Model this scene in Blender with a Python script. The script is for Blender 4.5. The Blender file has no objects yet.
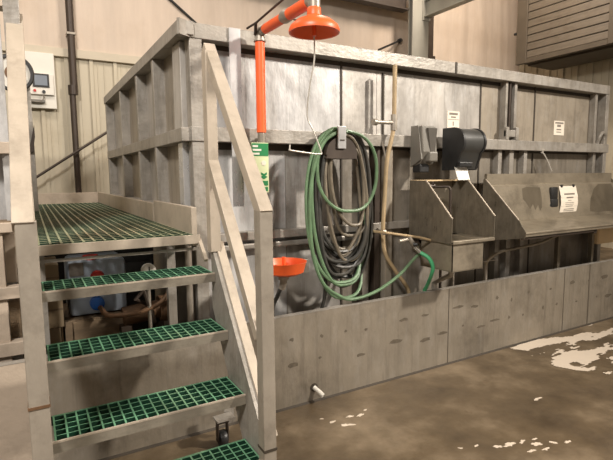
import bpy, bmesh, math, random
from mathutils import Vector, Matrix
random.seed(7)
PI = math.pi
S = bpy.context.scene
COL = S.collection

# ------------------------------------------------------------------ camera
cam_d = bpy.data.cameras.new('camera'); cam = bpy.data.objects.new('camera', cam_d); COL.objects.link(cam)
cam_d.sensor_width = 36.0; cam_d.lens = 480.474 / 613 * 36.0; cam_d.clip_start = 0.02
cam.matrix_world = Matrix(((0.86638459, 0.06390939, -0.49527097, 0.0),
                           (-0.49929842, 0.09322627, -0.8614, 0.0),
                           (-0.00887928, 0.99359169, 0.11267967, 1.6),
                           (0, 0, 0, 1)))
S.camera = cam
# ------------------------------------------------------------------ world, lamps, exposure
w = bpy.data.worlds.new('hall_ambient'); S.world = w; w.use_nodes = True
w.node_tree.nodes['Background'].inputs[0].default_value = (1.0, 0.87, 0.75, 1)
w.node_tree.nodes['Background'].inputs[1].default_value = 0.36
def area(name, loc, target, size, power, col, spread=180):
    d = bpy.data.lights.new(name, 'AREA'); d.shape = 'SQUARE'; d.size = size; d.energy = power; d.color = col; d.spread = math.radians(spread)
    o = bpy.data.objects.new(name, d); COL.objects.link(o); o.location = loc
    o.rotation_euler = (Vector(target) - Vector(loc)).to_track_quat('-Z', 'Y').to_euler()
    return o
area('high_bay_lamp_right', (6.2, -1.6, 5.4), (1.5, 3.0, 1.3), 0.45, 175, (1.0, 0.91, 0.80), 90)
area('high_bay_lamp_left', (-2.0, -0.8, 5.3), (1.0, 3.2, 1.6), 0.8, 390, (1.0, 0.94, 0.87))
area('high_bay_lamp_tank', (3.2, 4.8, 5.9), (3.2, 4.8, 0), 1.0, 130, (1.0, 0.86, 0.74))
area('high_bay_lamp_far_right', (6.9, 5.2, 6.1), (9.8, 7.5, 3.6), 0.8, 190, (1.0, 0.86, 0.72))
area('high_bay_lamp_far_left', (0.0, 5.2, 6.0), (0.6, 7.5, 2.0), 0.8, 80, (1.0, 0.90, 0.81))
S.view_settings.view_transform = 'Standard'; S.view_settings.look = 'None'
S.view_settings.exposure = 0.0; S.view_settings.gamma = 1.0; S.view_settings.use_curve_mapping = False

# ------------------------------------------------------------------ materials
LIME = (0.60, 0.59, 0.57, 1)
def srgb(r, g, b):
    f = lambda c: (c / 255 / 12.92) if c / 255 <= 0.04045 else ((c / 255 + 0.055) / 1.055) ** 2.4
    return (f(r), f(g), f(b), 1)
def mat(name, col, rough=0.5, metal=0.0, var=0.12, scale=6.0, stretch=(1, 1, 1), dirt=None, dirt_amt=0.0, dirt_scale=3.0,
        bump=0.0, bump_scale=40, rough_var=0.1, spec=0.5, streak=0.0, emit=0.0, lime=0.0):
    m = bpy.data.materials.new(name); m.use_nodes = True
    nt = m.node_tree; N = nt.nodes; Lk = nt.links.new; b = N['Principled BSDF']
    tc = N.new('ShaderNodeTexCoord'); mp = N.new('ShaderNodeMapping'); Lk(tc.outputs['Object'], mp.inputs[0])
    mp.inputs['Scale'].default_value = stretch
    nz = N.new('ShaderNodeTexNoise'); nz.inputs['Scale'].default_value = scale; nz.inputs['Detail'].default_value = 6
    nz.inputs['Roughness'].default_value = 0.65
    Lk(mp.outputs[0], nz.inputs['Vector'])
    rp = N.new('ShaderNodeValToRGB'); Lk(nz.outputs['Fac'], rp.inputs[0])
    lo = [max(0, c * (1 - var)) for c in col[:3]] + [1]; hi = [min(1, c * (1 + var)) for c in col[:3]] + [1]
    rp.color_ramp.elements[0].position = 0.3; rp.color_ramp.elements[1].position = 0.7
    rp.color_ramp.elements[0].color = lo; rp.color_ramp.elements[1].color = hi
    out = rp.outputs[0]
    def overlay(out, colr, amt, sc, st, a, bb):
        mp2 = N.new('ShaderNodeMapping'); Lk(tc.outputs['Object'], mp2.inputs[0]); mp2.inputs['Scale'].default_value = st
        mp2.inputs['Location'].default_value = (sc, 2 * sc, .3)
        n2 = N.new('ShaderNodeTexNoise'); n2.inputs['Scale'].default_value = sc; n2.inputs['Detail'].default_value = 8
        n2.inputs['Roughness'].default_value = 0.7
        Lk(mp2.outputs[0], n2.inputs['Vector'])
        mr = N.new('ShaderNodeMapRange'); mr.inputs['From Min'].default_value = a; mr.inputs['From Max'].default_value = bb
        mr.inputs['To Max'].default_value = amt; Lk(n2.outputs['Fac'], mr.inputs['Value'])
        mx = N.new('ShaderNodeMix'); mx.data_type = 'RGBA'; Lk(mr.outputs[0], mx.inputs[0]); Lk(out, mx.inputs[6])
        mx.inputs[7].default_value = colr
        return mx.outputs[2]
    if dirt_amt > 0: out = overlay(out, dirt, dirt_amt, dirt_scale, (1, 1, 1), 0.5, 0.72)
    if streak > 0: out = overlay(out, dirt or (0.05, 0.04, 0.03, 1), streak, 5.0, (3.0, 3.0, 0.22), 0.52, 0.75)
    if lime > 0: out = overlay(out, LIME, lime, 7.3, (1.6, 1.6, .5), 0.5, 0.66)
    Lk(out, b.inputs['Base Color'])
    b.inputs['Metallic'].default_value = metal
    b.inputs['Specular IOR Level'].default_value = spec
    mr = N.new('ShaderNodeMapRange'); Lk(nz.outputs['Fac'], mr.inputs['Value'])
    mr.inputs['From Min'].default_value = .25; mr.inputs['From Max'].default_value = .75
    mr.inputs['To Min'].default_value = max(0.02, rough - rough_var); mr.inputs['To Max'].default_value = min(1, rough + rough_var)
    Lk(mr.outputs[0], b.inputs['Roughness'])
    if bump > 0:
        n3 = N.new('ShaderNodeTexNoise'); n3.inputs['Scale'].default_value = bump_scale; n3.inputs['Detail'].default_value = 4
        Lk(mp.outputs[0], n3.inputs['Vector'])
        bp = N.new('ShaderNodeBump'); bp.inputs['Strength'].default_value = bump; bp.inputs['Distance'].default_value = 0.02
        Lk(n3.outputs['Fac'], bp.inputs['Height']); Lk(bp.outputs[0], b.inputs['Normal'])
    if emit > 0:
        b.inputs['Emission Color'].default_value = col; b.inputs['Emission Strength'].default_value = emit
    return m
DIRT = (0.055, 0.042, 0.028, 1)
M = {}
def grate(name, top, side, worn):  # tops paler; shade inside the cells is put into the side colour
    m = mat(name, top, 0.6, 0, 0.15, 10.0, dirt=srgb(172, 156, 122), dirt_amt=worn, dirt_scale=1.4)
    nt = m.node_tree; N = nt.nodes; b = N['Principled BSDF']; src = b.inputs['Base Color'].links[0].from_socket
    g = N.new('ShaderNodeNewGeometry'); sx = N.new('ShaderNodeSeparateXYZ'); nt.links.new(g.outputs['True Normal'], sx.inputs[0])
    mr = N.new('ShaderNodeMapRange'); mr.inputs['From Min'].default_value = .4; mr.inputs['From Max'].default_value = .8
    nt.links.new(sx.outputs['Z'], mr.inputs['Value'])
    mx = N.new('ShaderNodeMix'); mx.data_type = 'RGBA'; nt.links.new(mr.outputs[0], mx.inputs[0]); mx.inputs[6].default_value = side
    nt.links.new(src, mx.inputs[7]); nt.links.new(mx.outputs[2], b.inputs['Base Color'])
    return m
M['panel'] = mat('galvanized_sheet', srgb(172, 167, 160), 0.42, 0.25, 0.24, 3.0, (1, 1, .45), DIRT, 0.55, 2.2, 0.14, 30, 0.12, streak=0.55, lime=.35)
M['panel_b'] = mat('galvanized_sheet_cool', srgb(180, 179, 178), 0.40, 0.25, 0.28, 4.0, (1, 1, .4), DIRT, 0.45, 3.1, 0.14, 30, 0.12, streak=0.65, lime=.7)
M['panel_c'] = mat('galvanized_sheet_warm', srgb(150, 140, 125), 0.45, 0.22, 0.18, 2.5, (1, 1, .5), DIRT, 0.5, 2.7, 0.12, 30, 0.12, streak=0.5, lime=.12)
M['panel_low'] = mat('dirty_galvanized_sheet', srgb(140, 132, 120), 0.42, 0.25, 0.24, 3.0, (1, 1, .45), DIRT, 0.7, 2.2, 0.14, 30, 0.12, streak=0.55, lime=.15)  # darker base and stronger blotches for the lower front panels
M['rail'] = mat('galvanized_rail', srgb(154, 148, 139), 0.45, 0.25, 0.22, 5.0, (.6, 1, 1), DIRT, 0.55, 4.0, 0.14, 50, streak=0.4, lime=.2)
M['post'] = mat('galvanized_post', srgb(178, 166, 150), 0.50, 0.22, 0.10, 9.0, (1, 1, .5), DIRT, 0.30, 6.0, 0.06, 60)
M['bright'] = mat('new_galvanized_strip', srgb(200, 200, 200), 0.30, 0.55, 0.12, 6.0, (1, 1, .4), DIRT, 0.25, 5.0)
M['curb'] = mat('stained_curb_steel', srgb(142, 133, 119), 0.42, 0.22, 0.14, 5.0, (1, 1, .6), DIRT, 0.5, 2.4, 0.12, 40, streak=0.45, lime=.08)
M['cream_metal'] = mat('pale_curb_steel', srgb(180, 165, 148), 0.6, 0.1, 0.10, 5.0, dirt=DIRT, dirt_amt=0.25, dirt_scale=5.0, bump=0.1)
M['stainless'] = mat('brushed_stainless', srgb(126, 118, 104), 0.34, 0.5, 0.22, 26.0, (1, 1, .3), DIRT, 0.5, 5.0, 0.10, 80)
M['stainless_b'] = mat('dull_stainless', srgb(148, 138, 121), 0.38, 0.42, 0.14, 6.0, (.5, 1, 1), DIRT, 0.65, 2.6, 0.06, 80)
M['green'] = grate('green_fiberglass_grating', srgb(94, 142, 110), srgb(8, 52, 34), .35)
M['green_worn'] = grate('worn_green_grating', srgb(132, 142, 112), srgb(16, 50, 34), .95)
M['orange'] = mat('orange_safety_plastic', srgb(238, 98, 44), 0.45, 0, 0.07, 5.0, dirt=srgb(150, 60, 30), dirt_amt=0.25, dirt_scale=6)
M['pipe'] = mat('galvanized_pipe', srgb(160, 152, 140), 0.42, 0.45, 0.15, 15.0, dirt=DIRT, dirt_amt=0.4, dirt_scale=9)
M['tan_hose'] = mat('tan_rubber', srgb(168, 146, 112), 0.6, 0, 0.12, 10.0, dirt=DIRT, dirt_amt=0.3, dirt_scale=10)
M['green_hose'] = mat('green_rubber_hose', srgb(98, 126, 94), 0.45, 0, 0.16, 12.0, dirt=DIRT, dirt_amt=0.3, dirt_scale=8)
M['green_hose_b'] = mat('bright_green_hose', srgb(70, 160, 110), 0.42, 0, 0.10, 12.0)
M['black_hose'] = mat('black_rubber_hose', srgb(58, 57, 53), 0.45, 0, 0.25, 14.0, dirt=srgb(100, 92, 80), dirt_amt=0.3, dirt_scale=9)
M['grey_hose'] = mat('grey_rubber_hose', srgb(112, 103, 88), 0.5, 0, 0.18, 14.0, dirt=DIRT, dirt_amt=0.4, dirt_scale=9)
M['black'] = mat('black_plastic', srgb(38, 38, 38), 0.42, 0, 0.2, 12.0)
M['darkgrey'] = mat('dark_grey_plastic', srgb(62, 62, 60), 0.38, 0, 0.12, 6.0)
M['grey'] = mat('grey_plastic', srgb(112, 108, 100), 0.42, 0, 0.10, 6.0, dirt=DIRT, dirt_amt=0.2)
M['smoke'] = mat('smoked_plastic', srgb(86, 82, 76), 0.25, 0, 0.10, 6.0)
M['white'] = mat('white_plastic', srgb(222, 218, 208), 0.5, 0, 0.04, 6.0)
M['paper'] = mat('paper', srgb(226, 216, 200), 0.8, 0, 0.03, 6.0)
M['ink'] = mat('printed_ink', srgb(125, 117, 108), 0.8, 0, 0.1)
M['signgreen'] = mat('sign_green', srgb(20, 122, 66), 0.5, 0, 0.05)
M['signpale'] = mat('sign_pale', srgb(206, 214, 170), 0.5, 0, 0.05)
M['wall_upper'] = mat('insulation_facing', srgb(199, 184, 168), 0.75, 0, 0.09, 1.6, (3, 3, .35), srgb(170, 146, 118), 0.30, 0.9, 0.35, 1.8)
M['wall_lower'] = mat('painted_ribbed_steel', srgb(190, 181, 160), 0.55, 0, 0.07, 2.0, (2, 2, .3), srgb(150, 134, 105), 0.35, 1.4)
M['trim'] = mat('painted_trim', srgb(192, 182, 162), 0.5, 0, 0.05, 4.0)
M['dark_steel'] = mat('dark_brown_steel', srgb(66, 56, 48), 0.5, 0.3, 0.2, 8.0)
M['column'] = mat('galvanized_column', srgb(158, 156, 146), 0.45, 0.2, 0.12, 4.0, (1, 1, .3))
M['unit'] = mat('dusty_cooler_steel', srgb(92, 83, 71), 0.6, 0.1, 0.22, 5.0, (.6,.6,9), dirt=srgb(70, 58, 44), dirt_amt=0.5, dirt_scale=4.0)
M['unit_dark'] = mat('cooler_frame_steel', srgb(80, 71, 59), 0.6, 0.1, 0.12, 3.0)
M['wood'] = mat('rough_wood', srgb(118, 100, 78), 0.75, 0, 0.25, 5.0, (1, 6, 6), DIRT, 0.4, 5, 0.2, 40)
M['cardboard'] = mat('cardboard', srgb(140, 122, 96), 0.8, 0, 0.12, 5.0, dirt=DIRT, dirt_amt=0.3)
M['jug'] = mat('translucent_jug_plastic', srgb(156, 166, 178), 0.35, 0, 0.05, 5.0)
M['blue'] = mat('blue_plastic', srgb(26, 88, 168), 0.4, 0, 0.08)
M['red'] = mat('red_plastic', srgb(188, 40, 32), 0.4, 0, 0.08)
M['rust'] = mat('rusty_pump_steel', srgb(112, 84, 60), 0.6, 0.3, 0.3, 9.0, dirt=DIRT, dirt_amt=0.5, dirt_scale=8)
M['chrome'] = mat('chrome', srgb(190, 188, 182), 0.2, 0.9, 0.05)
M['screen'] = mat('display_glass', srgb(128, 136, 146), 0.25, 0, 0.05)
M['wire'] = mat('pale_wire', srgb(205, 200, 190), 0.4, 0.3, 0.05)
M['caulk'] = mat('dark_joint_filler', srgb(62, 54, 44), 0.7, 0, 0.2, 20)  # dark joints, and strips painted in for shade under the tank rails
M['dark_seam'] = mat('weathered_seam', srgb(100, 92, 80), 0.6, 0.1, 0.2, 20)
M['stain'] = mat('stained_stainless', srgb(112, 103, 88), 0.40, 0.42, 0.2, 6.0, (1, 1, .4), DIRT, 0.5, 5.0)  # splash stain, and the reflection painted onto the trough splash
M['nose'] = mat('dull_nosing_steel', srgb(134, 127, 114), 0.5, 0.2, 0.16, 6.0, (.5, 1, 1), DIRT, 0.5, 5.0, 0.1, 50)
M['post_grey'] = mat('weathered_post_steel', srgb(158, 149, 136), 0.5, 0.22, 0.12, 9.0, (1, 1, .5), DIRT, 0.35, 6.0, 0.06, 60)  # greyer, slightly darker tone for the lower stair posts
M['cream_box'] = mat('cream_painted_steel', srgb(208, 182, 142), 0.55, 0, 0.05)
M['ceil'] = mat('ceiling_facing', srgb(190, 172, 146), 0.8, 0, 0.05)

# wet concrete floor: brown, patchy gloss, puddles where water lies
def floor_mat():
    m = bpy.data.materials.new('wet_brown_concrete'); m.use_nodes = True
    nt = m.node_tree; N = nt.nodes; Lk = nt.links.new; b = N['Principled BSDF']
    tc = N.new('ShaderNodeTexCoord')
    def noise(sc, det=7, loc=(0, 0, 0), st=(1, 1, 1)):
        mp = N.new('ShaderNodeMapping'); mp.inputs['Location'].default_value = loc; mp.inputs['Scale'].default_value = st
        Lk(tc.outputs['Object'], mp.inputs[0])
        n = N.new('ShaderNodeTexNoise'); n.inputs['Scale'].default_value = sc; n.inputs['Detail'].default_value = det
        n.inputs['Roughness'].default_value = .62; Lk(mp.outputs[0], n.inputs['Vector']); return n.outputs['Fac']
    rp = N.new('ShaderNodeValToRGB'); Lk(noise(1.9, 11), rp.inputs[0])
    e = rp.color_ramp.elements; e[0].position = .28; e[1].position = .74
    e[0].color = srgb(66, 55, 42); e[1].color = srgb(142, 126, 104)
    e2 = rp.color_ramp.elements.new(.5); e2.color = srgb(98, 84, 65)
    sp = N.new('ShaderNodeMapRange'); Lk(noise(9, 6, (4, 1, 0)), sp.inputs['Value'])
    sp.inputs['From Min'].default_value = .62; sp.inputs['From Max'].default_value = .74; sp.inputs['To Max'].default_value = .45
    mx = N.new('ShaderNodeMix'); mx.data_type = 'RGBA'; Lk(sp.outputs[0], mx.inputs[0]); Lk(rp.outputs[0], mx.inputs[6])
    mx.inputs[7].default_value = srgb(70, 56, 38)
    Lk(mx.outputs[2], b.inputs['Base Color'])
    mr = N.new('ShaderNodeMapRange'); Lk(noise(1.8, 7, (9, 3, 0)), mr.inputs['Value'])
    mr.inputs['From Min'].default_value = .35; mr.inputs['From Max'].default_value = .65
    mr.inputs['To Min'].default_value = .30; mr.inputs['To Max'].default_value = .62
    Lk(mr.outputs[0], b.inputs['Roughness'])
    bp = N.new('ShaderNodeBump'); bp.inputs['Strength'].default_value = .25; bp.inputs['Distance'].default_value = .01
    Lk(noise(22, 6), bp.inputs['Height']); Lk(bp.outputs[0], b.inputs['Normal'])
    return m
M['floor'] = floor_mat()
def water_mat():
    m = bpy.data.materials.new('standing_water'); m.use_nodes = True
    b = m.node_tree.nodes['Principled BSDF']
    b.inputs['Base Color'].default_value = srgb(222, 208, 190); b.inputs['Roughness'].default_value = .12
    b.inputs['Specular IOR Level'].default_value = .9; b.inputs['IOR'].default_value = 1.5
    n = m.node_tree.nodes.new('ShaderNodeTexNoise'); n.inputs['Scale'].default_value = 7
    bp = m.node_tree.nodes.new('ShaderNodeBump'); bp.inputs['Strength'].default_value = .05
    m.node_tree.links.new(n.outputs['Fac'], bp.inputs['Height']); m.node_tree.links.new(bp.outputs[0], b.inputs['Normal'])
    return m
M['water'] = water_mat()

# ------------------------------------------------------------------ geometry helpers
class B:
    """collects shapes and links them as one mesh object"""
    def __init__(s): s.bm = bmesh.new()
    def box(s, x0, x1, y0, y1, z0, z1, bev=0.0, mtx=None):
        r = bmesh.ops.create_cube(s.bm, size=1.0); vs = r['verts']
        for v in vs: v.co = Vector(((x0 + x1) / 2 + v.co.x * (x1 - x0), (y0 + y1) / 2 + v.co.y * (y1 - y0), (z0 + z1) / 2 + v.co.z * (z1 - z0)))
        if bev > 0:
            es = list({e for v in vs for e in v.link_edges})
            rb = bmesh.ops.bevel(s.bm, geom=es, offset=bev, segments=2, affect='EDGES', profile=.5)
            vs = list({v for f in rb['faces'] for v in f.verts} | {v for v in vs if v.is_valid})
        if mtx is not None: bmesh.ops.transform(s.bm, matrix=mtx, verts=vs)
        return s
    def prism(s, pts, axis, a, b):
        """polygon pts in the plane normal to axis, extruded from a to b"""
        def P(u, v, t): return {'x': (t, u, v), 'y': (u, t, v), 'z': (u, v, t)}[axis]
        A = [s.bm.verts.new(P(u, v, a)) for u, v in pts]; Bv = [s.bm.verts.new(P(u, v, b)) for u, v in pts]
        n = len(pts); s.bm.faces.new(A); s.bm.faces.new(Bv[::-1])
        for i in range(n): s.bm.faces.new((A[i], A[(i + 1) % n], Bv[(i + 1) % n], Bv[i]))
        return s
    def beam(s, p0, p1, wx, h):
        """square bar whose section width wx lies along world X, from p0 to p1 in a YZ plane"""
        p0, p1 = Vector(p0), Vector(p1); d = (p1 - p0).normalized(); up = Vector((1, 0, 0)).cross(d).normalized()
        vs = []
        for p in (p0, p1):
            for sx, su in ((-1, -1), (1, -1), (1, 1), (-1, 1)):
                vs.append(s.bm.verts.new(p + Vector((sx * wx / 2, 0, 0)) + up * su * h / 2))
        F = [(0, 1, 2, 3), (7, 6, 5, 4)] + [(i, i + 4, (i + 1) % 4 + 4, (i + 1) % 4) for i in range(4)]
        for f in F: s.bm.faces.new([vs[i] for i in f])
        return s
    def tube(s, pts, r, seg=10, caps=True):
        pts = [Vector(p) for p in pts]; n = len(pts)
        T = [((pts[min(i + 1, n - 1)] - pts[max(i - 1, 0)]).normalized()) for i in range(n)]
        ref = Vector((0, 0, 1)) if abs(T[0].z) < .9 else Vector((1, 0, 0))
        u = T[0].cross(ref).normalized(); rings = []
        for i in range(n):
            u = (u - T[i] * u.dot(T[i])).normalized(); v = T[i].cross(u)
            rr = r[i] if isinstance(r, (list, tuple)) else r
            rings.append([s.bm.verts.new(pts[i] + (u * math.cos(2 * PI * k / seg) + v * math.sin(2 * PI * k / seg)) * rr) for k in range(seg)])
        for a, b in zip(rings, rings[1:]):
            for k in range(seg): s.bm.faces.new((a[k], a[(k + 1) % seg], b[(k + 1) % seg], b[k]))
        if caps: s.bm.faces.new(rings[0][::-1]); s.bm.faces.new(rings[-1])
        return s
    def lathe(s, prof, c, seg=32, axis='z'):
        rings = []
        for r, t in prof:
            ring = []
            for k in range(seg):
                a = 2 * PI * k / seg; p = (r * math.cos(a), r * math.sin(a), t)
                if axis == 'y': p = (p[0], p[2], p[1])
                if axis == 'x': p = (p[2], p[0], p[1])
                ring.append(s.bm.verts.new(Vector(c) + Vector(p)))
            rings.append(ring)
        for a, b in zip(rings, rings[1:]):
            for k in range(seg): s.bm.faces.new((a[k], a[(k + 1) % seg], b[(k + 1) % seg], b[k]))
        s.bm.faces.new(rings[0][::-1]); s.bm.faces.new(rings[-1])
        return s
    def build(s, name, material, parent=None, smooth=False, bevel=0.0, label=None):
        bmesh.ops.recalc_face_normals(s.bm, faces=s.bm.faces[:])
        me = bpy.data.meshes.new(name); s.bm.to_mesh(me); s.bm.free()
        if smooth:
            for p in me.polygons: p.use_smooth = True
        o = bpy.data.objects.new(name, me); COL.objects.link(o)
        me.materials.append(material if not isinstance(material, str) else M[material])
        if bevel > 0:
            md = o.modifiers.new('bevel', 'BEVEL'); md.width = bevel; md.segments = 2; md.limit_method = 'ANGLE'
        if smooth:
            md = o.modifiers.new('edges', 'EDGE_SPLIT'); md.split_angle = math.radians(42)
        if parent is not None:
            o.parent = parent
            o.matrix_parent_inverse = Matrix.Translation(-ROOT_LOC[parent.name]) if parent.name in ROOT_LOC else Matrix()
        if label: o['label'] = label
        return o
ROOT_LOC = {}
def thing(name, label, cat, loc=(0, 0, 0), group=None):
    o = bpy.data.objects.new(name, None); COL.objects.link(o); o.location = loc; o.empty_display_size = .1
    ROOT_LOC[o.name] = Vector(loc)
    o['label'] = label; o['category'] = cat
    if group: o['group'] = group
    return o
def tag(o, label, cat, group=None, kind=None):
    o['label'] = label; o['category'] = cat
    if group: o['group'] = group
    if kind: o['kind'] = kind
    return o
def struct(o):
    o['kind'] = 'structure'; return o
def copy_tree(o, parent=None):
    c = o.copy(); COL.objects.link(c)
    if parent is not None: c.parent = parent
    for ch in list(o.children): copy_tree(ch, c)
    return c
def smooth_path(ctrl, n=8):
    P = [Vector(p) for p in ctrl]; P = [2 * P[0] - P[1]] + P + [2 * P[-1] - P[-2]]; out = []
    for i in range(1, len(P) - 2):
        for k in range(n):
            t = k / n; a, b, c, d = P[i - 1:i + 3]
            out.append(.5 * ((2 * b) + (c - a) * t + (2 * a - 5 * b + 4 * c - d) * t * t + (3 * b - a - 3 * c + d) * t ** 3))
    out.append(P[-2]); return out

# ================================================================== THE ROOM
b = B(); b.box(-5, 10.8, -3, 8.2, -.1, 0); struct(b.build('floor', 'floor'))
# back wall: ribbed painted steel below, wrinkled insulation facing above
b = B(); b.box(-5, 10.8, 8.0, 8.1, 0, 3.36)
x = -4.8
while x < 10.7:
    b.box(x, x + .05, 7.965, 8.0, 0, 3.34); b.box(x + .11, x + .125, 7.99, 8.0, 0, 3.34); b.box(x + .2, x + .215, 7.99, 8.0, 0, 3.34); x += .335
struct(b.build('wall_back_lower', 'wall_lower'))
def wrinkled(x0, x1, nx, z0, z1, nz, f):
    bm = bmesh.new(); g = [[bm.verts.new(f(x0 + (x1 - x0) * i / nx, z0 + (z1 - z0) * j / nz)) for j in range(nz + 1)] for i in range(nx + 1)]
    for i in range(nx):
        for j in range(nz): bm.faces.new((g[i][j], g[i + 1][j], g[i + 1][j + 1], g[i][j + 1]))
    b = B(); b.bm.free(); b.bm = bm; return b
def wave(u, z): return (.012 * math.sin(u * 9.3 + .5 * math.sin(z * 2.1)) + .008 * math.sin(u * 21 + z * .8) - .03 * max(0, 1 - abs(((u + .3) % 1.55) - .78) * 28)
                        + .015 * math.sin(u * 1.9 + z * 1.2))
struct(wrinkled(-5, 10.8, 260, 3.36, 6.6, 16, lambda u, z: (u, 7.98 + .6 * wave(u, z), z)).build('wall_back', 'wall_upper', smooth=True))
b = B(); b.box(-5, 10.7, 7.93, 8.02, 3.33, 3.45); struct(b.build('trim_1', 'trim', bevel=.006))
struct(wrinkled(-3, 8.1, 180, 4.3, 6.6, 16, lambda u, z: (10.72 - .6 * wave(u, z), u, z)).build('wall_right', 'wall_upper', smooth=True))
b = B(); b.box(10.7, 10.8, -3, 8.2, 0, 4.3)
y = -2.9
while y < 7.9:
    b.box(10.665, 10.7, y, y + .05, 0, 4.3); b.box(10.69, 10.7, y + .16, y + .175, 0, 4.3); y += .335
struct(b.build('wall_right_lower', 'wall_lower'))
b = B(); b.box(-5.1, -5, -3, 8.2, 0, 6.6); struct(b.build('wall_left', 'wall_lower'))
b = B(); b.box(-5.1, 10.8, -3, 8.2, 6.6, 6.7); struct(b.build('ceiling', 'ceil'))

# steel frame of the building behind the tank
t = thing('steel_column', 'pale galvanized building column rising behind the tank', 'column', (6.89, 7.5, 0))
b = B(); b.box(6.68, 7.10, 7.40, 7.43, .02, 6.6); b.box(6.68, 7.10, 7.50, 7.53, .02, 6.6); b.box(6.87, 6.91, 7.43, 7.50, .02, 6.6); b.build('column_shaft', 'column', t, bevel=.004)
b = B(); b.box(6.6, 7.18, 7.33, 7.85, 0, .02); b.build('base_plate', 'column', t)
t = thing('dark_downpipe', 'dark brown square downpipe on the back wall beside the pale column', 'downpipe', (7.42, 7.85, 0))
b = B(); b.box(7.26, 7.58, 7.74, 7.93, 0, 6.6, .02); b.build('pipe', 'dark_steel', t)
b = B(); b.box(7.22, 7.62, 7.72, 7.98, 4.0, 4.08, .01); b.build('clamp', 'dark_steel', t)
t = thing('roof_beam', 'grey steel beam running forward from the column at the top', 'beam', (7.0, 5.5, 4.6))
b = B(); b.box(6.95, 7.10, 3.6, 7.395, 4.68, 4.70); b.box(6.95, 7.10, 3.6, 7.395, 4.98, 5.0); b.box(7.015, 7.035, 3.6, 7.395, 4.70, 4.98); b.build('web_and_flanges', 'column', t)
b = B(); b.box(6.93, 7.12, 7.38, 7.399, 4.62, 5.06); b.build('end_plate', 'column', t)
t = thing('cross_beam', 'dark roof beam reaching left from the top of the pale column', 'beam', (4.5, 7.55, 4.75))
b = B(); b.box(-5, 6.68, 7.5, 7.7, 4.80, 4.83); b.box(-5, 6.68, 7.5, 7.7, 5.1, 5.13); b.box(-5, 6.68, 7.59, 7.61, 4.83, 5.1); b.build('web_and_flanges', 'dark_steel', t)

b = B(); b.tube([(6.88, 7.99, 4.37), (5.6, 7.08, 3.83)], .02, 8); b.tube([(6.89, 7.99, 4.375), (6.80, 7.93, 4.335)], .045, 10)
tag(b.build('wall_bracket_rod', 'black', smooth=True), 'thin black slanting rod on the back wall left of the column', 'rod')
b = B(); b.tube([(1.5, 7.95, 4.85), (2.10, 7.95, 4.40), (2.45, 7.95, 4.14), (3.3, 7.95, 3.5)], .02, 8)
tag(b.build('wall_cable', 'black', smooth=True), 'dark slanting cable on the upper back wall above the tank corner', 'cable')
# vertical conduit on back wall
t = thing('wall_conduit', 'dark vertical pipe on the back wall beside the control panel', 'pipe', (.64, 7.85, 0))
b = B(); b.tube([(.66, 7.85, 2.86), (.66, 7.85, 5.5)], .05, 14); b.build('upper_pipe', 'dark_steel', t, True)
b = B(); b.tube([(.635, 7.85, 0), (.635, 7.85, 2.84)], .042, 14); b.build('lower_pipe', 'dark_steel', t, True)
b = B(); b.tube([(.645, 7.85, 2.79), (.645, 7.85, 2.92)], .066, 14); b.build('coupling', 'dark_steel', t, True)
for z in (3.62, 4.7):
    b = B(); b.box(.60, .72, 7.795, 7.97, z, z + .035, .006); b.build('pipe_clamp', 'pipe', t)
# sloping rail on back wall
t = thing('wall_handrail', 'thin sloping dark rod across the ribbed wall behind the platform', 'handrail', (.6, 7.7, 1.9))
b = B(); b.tube([(-.6, 7.72, 1.13), (.046, 7.72, 1.572), (1.04, 7.72, 2.25), (1.9, 7.72, 2.84)], .018, 8); b.build('rod', 'dark_steel', t, True)
for xx, zz in ((-.4, 1.267), (1.75, 2.737)):
    b = B(); b.tube([(xx, 7.72, zz), (xx, 7.995, zz - .03)], .015, 8); b.build('bracket', 'dark_steel', t, True)
# control panel
t = thing('control_panel', 'white control panel with a small screen on the back wall', 'control panel', (.24, 7.9, 2.58))
b = B(); b.box(.02, .425, 7.88, 7.965, 2.58, 3.345, .006); b.build('back_plate', 'white', t)
b = B(); b.box(.03, .40, 7.83, 7.88, 2.76, 3.05, .008); b.build('housing', 'white', t)
b = B(); b.box(.14, .345, 7.815, 7.83, 2.86, 3.045, .005); b.build('screen_bezel', 'black', t)
b = B(); b.box(.165, .32, 7.81, 7.816, 2.885, 3.02); b.build('screen', 'screen', t)
b = B(); b.lathe([(.022, -.02), (.022, 0)], (.27, 7.83, 2.80), 14, 'y'); b.build('button', 'black', t, label='black round button')
b = B(); b.lathe([(.018, -.02), (.018, 0)], (.16, 7.83, 2.81), 14, 'y'); b.build('button', 'red', t, label='red round button')
b = B(); b.tube(smooth_path([(.26, 7.82, 2.765), (.26, 7.81, 2.70), (.20, 7.80, 2.655), (.12, 7.80, 2.66)]), .008, 8); b.build('cord', 'ink', t, True)
b = B(); b.box(.10, .28, 7.80, 7.88, 2.645, 2.69, .01); b.build('plug_box', 'grey', t)

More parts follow.
